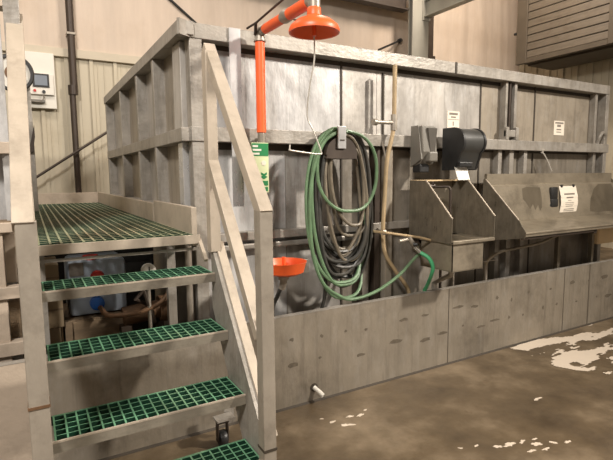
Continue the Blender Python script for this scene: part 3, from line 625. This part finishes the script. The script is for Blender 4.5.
b = B(); b.tube(coil(gr, 2.88, 2.825, 9, tail=[(1.92, 2.825, 1.878), (2.08, 2.825, 1.70), (2.10, 2.83, 1.3), (1.96, 2.85, 1.03), (1.88, 2.87, 1.12)]), .012, 8)
tag(b.build('coiled_hose', 'grey_hose', smooth=True), 'brownish grey hose in inner loops on the tank hook', 'hose', 'hoses on the hook')
gn = [(1.645, 2.19, 1.925, .71, 1.96), (1.622, 2.165, 1.91, .83, 1.93), (1.655, 2.15, 1.92, .81, 1.95), (1.70, 2.195, 1.90, 1.345, 1.98)]
gt = [(1.90, 2.81, 1.915), (1.74, 2.81, 1.80), (1.655, 2.82, 1.5), (1.665, 2.82, 1.1), (1.75, 2.82, .85), (1.90, 2.82, .73), (2.02, 2.82, .695), (2.22, 2.81, .73), (2.42, 2.795, .83), (2.55, 2.78, .94), (2.605, 2.765, .99)]
b = B(); b.tube(coil(gn[:3], 2.845, 2.82, 2, back=.10) + coil(gn[3:], 2.81, 2.80, 2, tail=gt), .0125, 8)
tag(b.build('garden_hose', 'green_hose', smooth=True), 'green hose looped on the hook with its tail running to the sink tap', 'hose', 'hoses on the hook')

# ================================================================== WATER PIPE, TAP, TAN HOSE
t = thing('water_pipe', 'tan pipe and hose running down the tank front with a side valve', 'pipe', (2.45, 2.93, 0))
b = B(); b.tube([(2.474, 2.93, 2.43), (2.471, 2.93, 1.95)], .017, 12); b.build('upper_pipe', 'tan_hose', t, True)
b = B(); b.tube([(2.471, 2.93, 1.94), (2.471, 2.93, 2.06)], [.026, .026], 12); b.tube([(2.47, 2.93, 1.998), (2.30, 2.93, 1.995)], .015, 10); b.tube([(2.30, 2.93, 1.995), (2.27, 2.93, 1.995)], .026, 10); b.build('tee_valve', 'pipe', t, True)
b = B(); b.tube(smooth_path([(2.471, 2.93, 1.96), (2.45, 2.93, 1.88), (2.405, 2.93, 1.70), (2.385, 2.93, 1.41), (2.373, 2.93, 1.13), (2.405, 2.93, .97), (2.51, 2.93, .825), (2.65, 2.93, .635), (2.70, 2.93, .3), (2.70, 2.93, .02)]), .0165, 10); b.build('tan_hose', 'tan_hose', t, True)
b = B(); b.tube([(2.36, 2.93, 1.155), (2.39, 2.93, 1.155)], .026, 10); b.tube([(2.375, 2.93, 1.155), (2.375, 3.0, 1.18)], .008, 8); b.build('clamp', 'pipe', t, True)
b = B(); b.tube([(2.40, 2.935, 1.72), (2.405, 2.99, 1.86)], .008, 8); b.build('clamp', 'pipe', t, True)
t = thing('sink_tap', 'small chrome tap with two hose outlets left of the hand sink', 'tap', (2.52, 2.76, 1.0))
b = B(); b.tube([(2.26, 2.96, 1.17), (2.29, 2.80, 1.17), (2.60, 2.76, 1.115), (2.71, 2.74, 1.085)], .010, 8); b.tube([(2.26, 2.96, 1.17), (2.26, 3.02, 1.18)], .010, 8); b.build('supply_pipe', 'tan_hose', t, True)
b = B(); b.tube([(2.49, 2.77, 1.125), (2.52, 2.765, 1.085), (2.57, 2.76, 1.035)], .020, 12); b.tube([(2.40, 2.77, 1.10), (2.50, 2.77, 1.11)], .014, 10); b.build('tap_body', 'pipe', t, True)
b = B(); b.tube([(2.57, 2.76, 1.035), (2.605, 2.765, .992)], .017, 12); b.tube([(2.54, 2.76, 1.045), (2.575, 2.73, 1.004)], .016, 12); b.build('coupling', 'chrome', t, True)
b = B(); b.tube([(2.52, 2.745, 1.07), (2.54, 2.72, 1.07)], .015, 10); b.build('handle', 'black', t, True)
b = B(); b.tube(smooth_path([(2.575, 2.73, 1.005), (2.61, 2.67, .965), (2.632, 2.65, .90), (2.65, 2.68, .83), (2.725, 2.80, .715), (2.755, 2.875, .62), (2.75, 2.895, .45), (2.73, 2.895, .02)]), .015, 10)
tag(b.build('outlet_hose', 'green_hose_b', smooth=True), 'short bright green hose from the tap down behind the curb', 'hose')

# ================================================================== HAND SINK
t = thing('hand_sink', 'stainless hand sink with tall side panels on the tank front', 'sink', (2.92, 2.75, .9))
XL, XR = 2.695, 3.155
for x0, x1 in ((XL - .006, XL), (XR, XR + .006)):
    b = B(); b.prism([(2.985, 1.10), (2.985, 1.553), (2.80, 1.553), (2.522, 1.27), (2.522, 1.09), (2.53, 1.08)], 'x', x0, x1); sp = b.build('side_panel', 'stainless', t)
    b = B(); b.beam(((x0 + x1) / 2, 2.80, 1.555), ((x0 + x1) / 2, 2.521, 1.272), .012, .006); c = b.build('edge_trim', 'post', sp); c.matrix_parent_inverse = Matrix()
b = B(); b.box(XL, XR, 2.97, 2.984, 1.06, 1.54); b.build('backsplash', 'stainless_b', t)
b = B(); b.prism([(2.97, 1.54), (2.985, 1.556), (2.91, 1.556), (2.91, 1.545)], 'x', XL, XR); b.build('back_shelf', 'cream_box', t)
# basin: four walls and a floor below a rolled rim
b = B(); x0, x1, y0, y1 = 2.705, 3.045, 2.525, 2.86
b.box(x0, x1, y0, y0 + .006, .872, 1.085); b.box(x0, x1, y1 - .006, y1, .872, 1.085); b.box(x0, x0 + .006, y0, y1, .872, 1.085); b.box(x1 - .006, x1, y0, y1, .872, 1.085); b.box(x0, x1, y0, y1, .868, .874)
b.build('basin', 'stainless_b', t)
b = B(); b.box(XL, XR, 2.508, 2.545, 1.078, 1.106, .006); b.box(XL, XL + .03, 2.51, 2.97, 1.078, 1.098, .004); b.box(3.04, XR, 2.51, 2.97, 1.078, 1.098, .004); b.box(XL, XR, 2.86, 2.97, 1.078, 1.098, .004); b.build('rim', 'stainless_b', t)
b = B(); b.tube(smooth_path([(2.86, 2.985, 1.50), (2.86, 2.90, 1.50), (2.87, 2.87, 1.50), (2.92, 2.80, 1.50), (2.935, 2.785, 1.485), (2.938, 2.78, 1.44), (2.938, 2.78, 1.15)], 5), .010, 10); b.build('faucet', 'dark_steel', t, True)
b = B(); b.tube([(2.81, 2.89, 1.505), (2.87, 2.89, 1.51)], .012, 8); b.tube([(2.84, 2.89, 1.51), (2.85, 2.88, 1.54)], .01, 8); b.build('tap_lever', 'dark_steel', t, True)
b = B(); b.tube([(2.88, 2.70, .87), (2.88, 2.70, .8), (2.88, 2.88, .70), (2.88, 2.88, .02)], .022, 12); b.build('drain_pipe', 'pipe', t, True)
b = B(); b.tube([(3.0, 2.93, 1.07), (3.0, 2.93, .0)], .012, 10); b.box(2.72, 3.12, 2.90, 2.98, 1.04, 1.078); b.build('support', 'dark_steel', t)
b = B(); b.tube([(3.10, 2.88, .80), (3.10, 2.88, .0)], .010, 8); b.build('leg', 'pipe', t, True)

# ================================================================== DISPENSERS AND SIGNS
t = thing('soap_dispenser', 'grey soap dispenser beside the towel dispenser above the sink', 'dispenser', (2.77, 2.93, 1.62))
b = B(); b.prism([(2.985, 1.985), (2.875, 1.985), (2.855, 1.78), (2.90, 1.68), (2.985, 1.66)], 'x', 2.705, 2.86); b.build('housing', 'grey', t, bevel=.012)
b = B(); b.prism([(2.755, 1.965), (2.852, 1.965), (2.825, 1.76), (2.785, 1.76)], 'y', 2.852, 2.874); b.build('window', 'smoke', t)
b = B(); b.prism([(2.985, 1.985), (2.90, 1.985), (2.86, 1.72), (2.985, 1.66)], 'x', 2.693, 2.707); b.build('side_cover', 'grey', t)
b = B(); b.box(2.76, 2.85, 2.835, 2.90, 1.70, 1.78, .012); b.build('push_bar', 'grey', t)
b = B(); b.box(2.71, 2.81, 2.89, 2.98, 1.615, 1.68, .01); b.build('nozzle', 'black', t)
t = thing('paper_towel_dispenser', 'large black curved paper towel dispenser above the sink', 'dispenser', (3.15, 2.9, 1.65))
def roll(g, n=16):
    """side outline of the dispenser, grown by g: flat back, bulging rounded front, narrower below"""
    P = [(2.985, 1.975 + g), (2.87, 1.975 + g)]
    for k in range(n + 1):
        a = PI / 2 + (PI * .78) * k / n; rr_ = .115 + g
        P.append((2.87 + rr_ * math.cos(a), 1.86 + rr_ * math.sin(a)))
    return P + [(2.845, 1.64 - g), (2.985, 1.64 - g)]
b = B(); b.prism(roll(0), 'x', 3.065, 3.29); b.build('cover', 'darkgrey', t, True)
b = B(); b.prism(roll(.007), 'x', 3.045, 3.067); b.build('end_cap', 'black', t, True)
b = B(); b.prism(roll(.007), 'x', 3.288, 3.31); b.build('end_cap', 'black', t, True)
b = B(); b.box(3.05, 3.2, 2.79, 2.85, 1.655, 1.70, .01); b.build('paper_slot', 'black', t)
b = B(); b.prism([(2.84, 1.66), (2.843, 1.66), (2.80, 1.552), (2.797, 1.552)], 'x', 3.04, 3.18); b.build('paper_sheet', 'white', t, label='white paper sheet hanging out')
def sign(label, x0, x1, z0, z1, y, lines, dark_head=True):
    t = thing('wall_notice', label, 'sign', ((x0 + x1) / 2, y, z0), 'small notices on the tank')
    b = B(); b.box(x0, x1, y - .004, y, z0, z1); b.build('sheet', 'paper', t)
    for i, (fz, a, c, hh) in enumerate(lines):
        z = z0 + (z1 - z0) * fz; w_ = x1 - x0
        b = B(); b.box(x0 + w_ * a, x0 + w_ * c, y - .0055, y - .004, z - hh, z + hh); b.build('print_line', 'ink', t)
sign('small white notice on the tank above the towel dispenser', 3.195, 3.342, 2.0, 2.148, 3.084, ((.85, .15, .85, .009), (.66, .3, .7, .006), (.52, .05, .95, .002), (.28, .45, .52, .018)))
sign('small white notice on the tank panel above the trough', 4.715, 4.888, 1.992, 2.137, 3.084, ((.86, .1, .9, .008), (.66, .3, .65, .012), (.4, .25, .7, .006), (.22, .25, .7, .004)))

# ================================================================== WASH TROUGH
t = thing('wash_trough', 'long stainless wash trough along the right of the tank', 'trough', (4.6, 2.77, 1.0))
TX, TE = 3.577, 5.60
b = B(); b.prism([(2.984, 1.10), (2.984, 1.60), (2.955, 1.60), (2.955, 1.50), (2.93, 1.488), (2.88, 1.162), (2.90, 1.10)], 'x', TX, TE); b.build('backsplash', 'stainless_b', t)
pl = [(2.99, 1.0), (2.99, 1.55), (2.965, 1.55), (2.61, 1.205), (2.538, 1.11), (2.545, 1.06), (2.80, 1.02)]
b = B(); b.prism(pl, 'x', TX - .006, TX); sp = b.build('side_panel', 'stainless', t)
b = B(); b.beam((TX - .003, 2.965, 1.552), (TX - .003, 2.61, 1.207), .012, .006); b.build('edge_trim', 'post', sp).matrix_parent_inverse = Matrix()
b = B(); b.prism(pl, 'x', TE, TE + .006); b.build('side_panel', 'stainless', t)
b = B(); b.prism([(2.545, 1.10), (2.60, 1.118), (2.90, 1.163), (2.90, 1.148), (2.60, 1.10), (2.56, 1.075), (2.545, 1.07)], 'x', TX, TE); b.build('deck', 'stainless_b', t)
b = B(); b.tube([(TX, 2.55, 1.098), (TE, 2.55, 1.098)], .012, 10); b.build('rolled_edge', 'stainless_b', t, True)
b = B(); b.box(TX, 4.64, 2.56, 2.585, 1.045, 1.10); b.box(4.62, 4.66, 2.56, 2.97, 1.03, 1.10); b.build('under_frame', 'dark_steel', t)
b = B(); b.tube(smooth_path([(4.81, 2.86, 1.08), (4.60, 2.86, 1.01), (4.245, 2.86, .933), (3.85, 2.86, .91), (3.667, 2.86, .8945), (3.56, 2.86, .86), (3.51, 2.87, .82), (3.505, 2.88, .77)]), .014, 10); b.build('drain_hose', 'stainless_b', t, True)
b = B(); b.tube([(3.505, 2.88, .0), (3.505, 2.88, .83)], .017, 10); b.box(3.43, 3.62, 2.86, 2.93, .822, .832); b.build('drain_riser', 'pipe', t, True)
def stain_and_reflection(pts):
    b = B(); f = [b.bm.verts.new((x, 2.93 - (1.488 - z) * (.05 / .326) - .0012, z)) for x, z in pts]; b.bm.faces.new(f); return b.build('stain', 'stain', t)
stain_and_reflection([(4.03, 1.46), (4.10, 1.475), (4.30, 1.465), (4.315, 1.36), (4.30, 1.27), (4.27, 1.24), (4.25, 1.30), (4.20, 1.25), (4.17, 1.31), (4.12, 1.26), (4.07, 1.33), (4.03, 1.36)])  # dark patch painted in for a blurred reflection on the steel
stain_and_reflection([(5.10, 1.20), (5.14, 1.34), (5.22, 1.44), (5.30, 1.482), (5.55, 1.482), (5.58, 1.44), (5.58, 1.18), (5.4, 1.19), (5.25, 1.185)])
for xx in (4.6, 5.2):
    b = B(); b.box(xx, xx + .04, 2.90, 2.94, 0, 1.11); b.build('leg', 'stainless', t)
# gloves hang on the splash
def glove(label, x0, z1, y, flip):
    t = thing('rubber_glove', label, 'glove', (x0, y, z1), 'black gloves above the trough')
    b = B(); b.box(x0 - .055, x0 + .055, y - .03, y + .006, z1 - .12, z1, .012); b.build('cuff', 'black', t, True)
    b = B(); b.box(x0 - .057, x0 + .057, y - .036, y + .004, z1 - .20, z1 - .115, .014)
    for k in range(4):
        xx = x0 - .036 + .024 * k; ln = (.055, .07, .075, .06)[k]
        b.tube([(xx, y - .012, z1 - .19), (xx, y - .016, z1 - .19 - ln * .6), (xx, y - .012, z1 - .19 - ln)], [.012, .0115, .009], 8)
    sx = -1 if flip else 1
    b.tube([(x0 + sx * .04, y - .012, z1 - .15), (x0 + sx * .062, y - .018, z1 - .18), (x0 + sx * .066, y - .018, z1 - .21)], [.014, .012, .010], 8)
    b.build('hand', 'black', t, True)
glove('black rubber glove hung on the trough splash beside the paper', 4.50, 1.465, 2.925, True)
t = thing('posted_paper', 'white curled paper sheet posted on the trough splash', 'paper', (4.75, 2.92, 1.18))
b = B(); n = 10; top = []
for k in range(n + 1):
    f = k / n; z = 1.47 - .285 * f; yy = 2.925 - .035 * f - .02 * math.sin(f * PI); sh = .03 * f * f
    top.append((z, yy, sh))
for (z, yy, sh), (z2, y2, s2) in zip(top, top[1:]):
    vs = [b.bm.verts.new(p) for p in ((4.60 - sh, yy, z), (4.885 - sh, yy, z), (4.885 - s2, y2, z2), (4.60 - s2, y2, z2))]; b.bm.faces.new(vs)
o = b.build('sheet', 'paper', t); md = o.modifiers.new('thick', 'SOLIDIFY'); md.thickness = .002
for fz, a, c, hh in ((.28, .2, .82, .008), (.40, .32, .72, .006), (.50, .4, .6, .002), (.58, .25, .75, .002), (.64, .25, .75, .002), (.70, .3, .7, .002), (.80, .2, .8, .002), (.86, .2, .8, .002)):
    z = 1.47 - .285 * fz; yy = 2.925 - .035 * fz - .02 * math.sin(fz * PI) - .003; sh = .03 * fz * fz
    b = B(); b.box(4.60 + .285 * a - sh, 4.60 + .285 * c - sh, yy - .001, yy + .001, z - hh, z + hh); b.build('print_line', 'ink', t)
for xx in (4.64, 4.84):
    b = B(); b.lathe([(.014, -.012), (.014, .012)], (xx, 2.925, 1.472), 12, 'y'); b.build('magnet', 'black', t)
b = B(); b.tube(smooth_path([(4.415, 3.0, 1.82), (4.46, 2.98, 1.75), (4.545, 2.97, 1.62)]), .005, 8); b.tube([(4.415, 3.0, 1.80), (4.415, 2.984, 1.835)], .012, 8)
tag(b.build('hanging_wire', 'wire', smooth=True), 'thin white wire hanging from the middle rail above the trough', 'wire')
t = thing('junction_box', 'cream metal box on the tank below the right end of the trough', 'box', (5.45, 2.95, .83))
b = B(); b.box(5.27, 5.70, 2.88, 2.985, .835, 1.01, .006); b.build('box_body', 'cream_box', t)
b = B(); b.box(5.28, 5.69, 2.874, 2.88, .845, 1.0); b.build('cover', 'cream_box', t)

# ================================================================== WATER ON THE FLOOR
def blob(b, cx, cy, rx, ry, seed, rot=0.0, n=40, rough=.35, h=.003):
    r = random.Random(seed); A = [(r.uniform(-1, 1) * rough / (1 + k * .45), r.uniform(0, 6.28)) for k in range(9)]
    pts = []
    for k in range(n):
        a = 2 * PI * k / n; m = 1 + sum(am * math.sin((i + 2) * a + ph) * .5 for i, (am, ph) in enumerate(A)); m = max(.25, m)
        u, v = rx * m * math.cos(a), ry * m * math.sin(a)
        pts.append((cx + u * math.cos(rot) - v * math.sin(rot), cy + u * math.sin(rot) + v * math.cos(rot)))
    b.prism(pts, 'z', 0.0, h)
from mathutils import noise
OUT = [(3.71, 2.83), (4.15, 2.795), (4.8, 2.79), (5.6, 2.795), (6.0, 2.55), (6.0, 1.55), (3.82, 1.80), (3.888, 2.044), (3.80, 2.194), (3.72, 2.363), (3.64, 2.48), (3.74, 2.58), (3.95, 2.55), (3.83, 2.72)]
def inside(x, y):
    c = False; n = len(OUT)
    for i in range(n):
        (x1, y1), (x2, y2) = OUT[i], OUT[(i + 1) % n]
        if (y1 > y) != (y2 > y) and x < (x2 - x1) * (y - y1) / (y2 - y1) + x1: c = not c
    return c
b = B(); cs_ = .011; gx0, gy0 = 3.4, 1.55; V = {}
def vert(i, j):
    if (i, j) not in V: V[(i, j)] = b.bm.verts.new((gx0 + i * cs_, gy0 + j * cs_, .0025))
    return V[(i, j)]
for i in range(240):
    for j in range(114):
        x, y = gx0 + (i + .5) * cs_, gy0 + (j + .5) * cs_
        u, v = x + .10 * noise.noise((x * 3, y * 4, 1.7)), y + .07 * noise.noise((x * 3.3, y * 5, 5.1))
        if not inside(u, v) or y > 2.79: continue
        f = noise.fractal((x * 1.7 + y * .9, y * 6.5 - x * .4, 3.3), 1.0, 2.0, 5)
        if f > .06 - .5 * max(0, .12 - (x - 3.75) * .25 - abs(y - 2.1) * .1) and noise.noise((x * 5, y * 14, 8.0)) > -.42: b.bm.faces.new((vert(i, j), vert(i + 1, j), vert(i + 1, j + 1), vert(i, j + 1)))
tag(b.build('soap_suds', 'water'), 'pale soapy water spread over the floor by the right of the curb', 'suds', None, 'stuff')
spots = [(2.30, 1.76, .035), (2.38, 1.74, .05), (2.47, 1.72, .03), (2.52, 1.66, .045), (2.43, 1.63, .03), (2.56, 1.70, .022), (2.62, 1.62, .03), (2.52, 1.60, .028), (2.2, 1.83, .02), (2.1, 1.86, .016), (2.7, 1.58, .03), (1.62, 2.5, .03), (1.68, 2.42, .045), (1.76, 2.5, .03), (1.83, 2.48, .035), (1.58, 2.57, .018), (1.9, 2.52, .018), (3.05, 2.02, .04)]
for i, (xx, yy, r_) in enumerate(spots):
    b = B(); blob(b, xx, yy, r_ * .75, r_ * .33, 50 + i, -.5 + .3 * (i % 3), 24, .8, .002)
    o = b.build('water_drop', 'water'); tag(o, *(('small pale splash on the floor in the right foreground away from the curb', 'water', 'splashes in the right foreground') if i < 11 else ('small pale splash on the floor just below the pipe stub', 'water', 'splashes by the pipe stub') if i < 17 else ('lone pale splash between the right foreground splashes and the suds', 'water')))
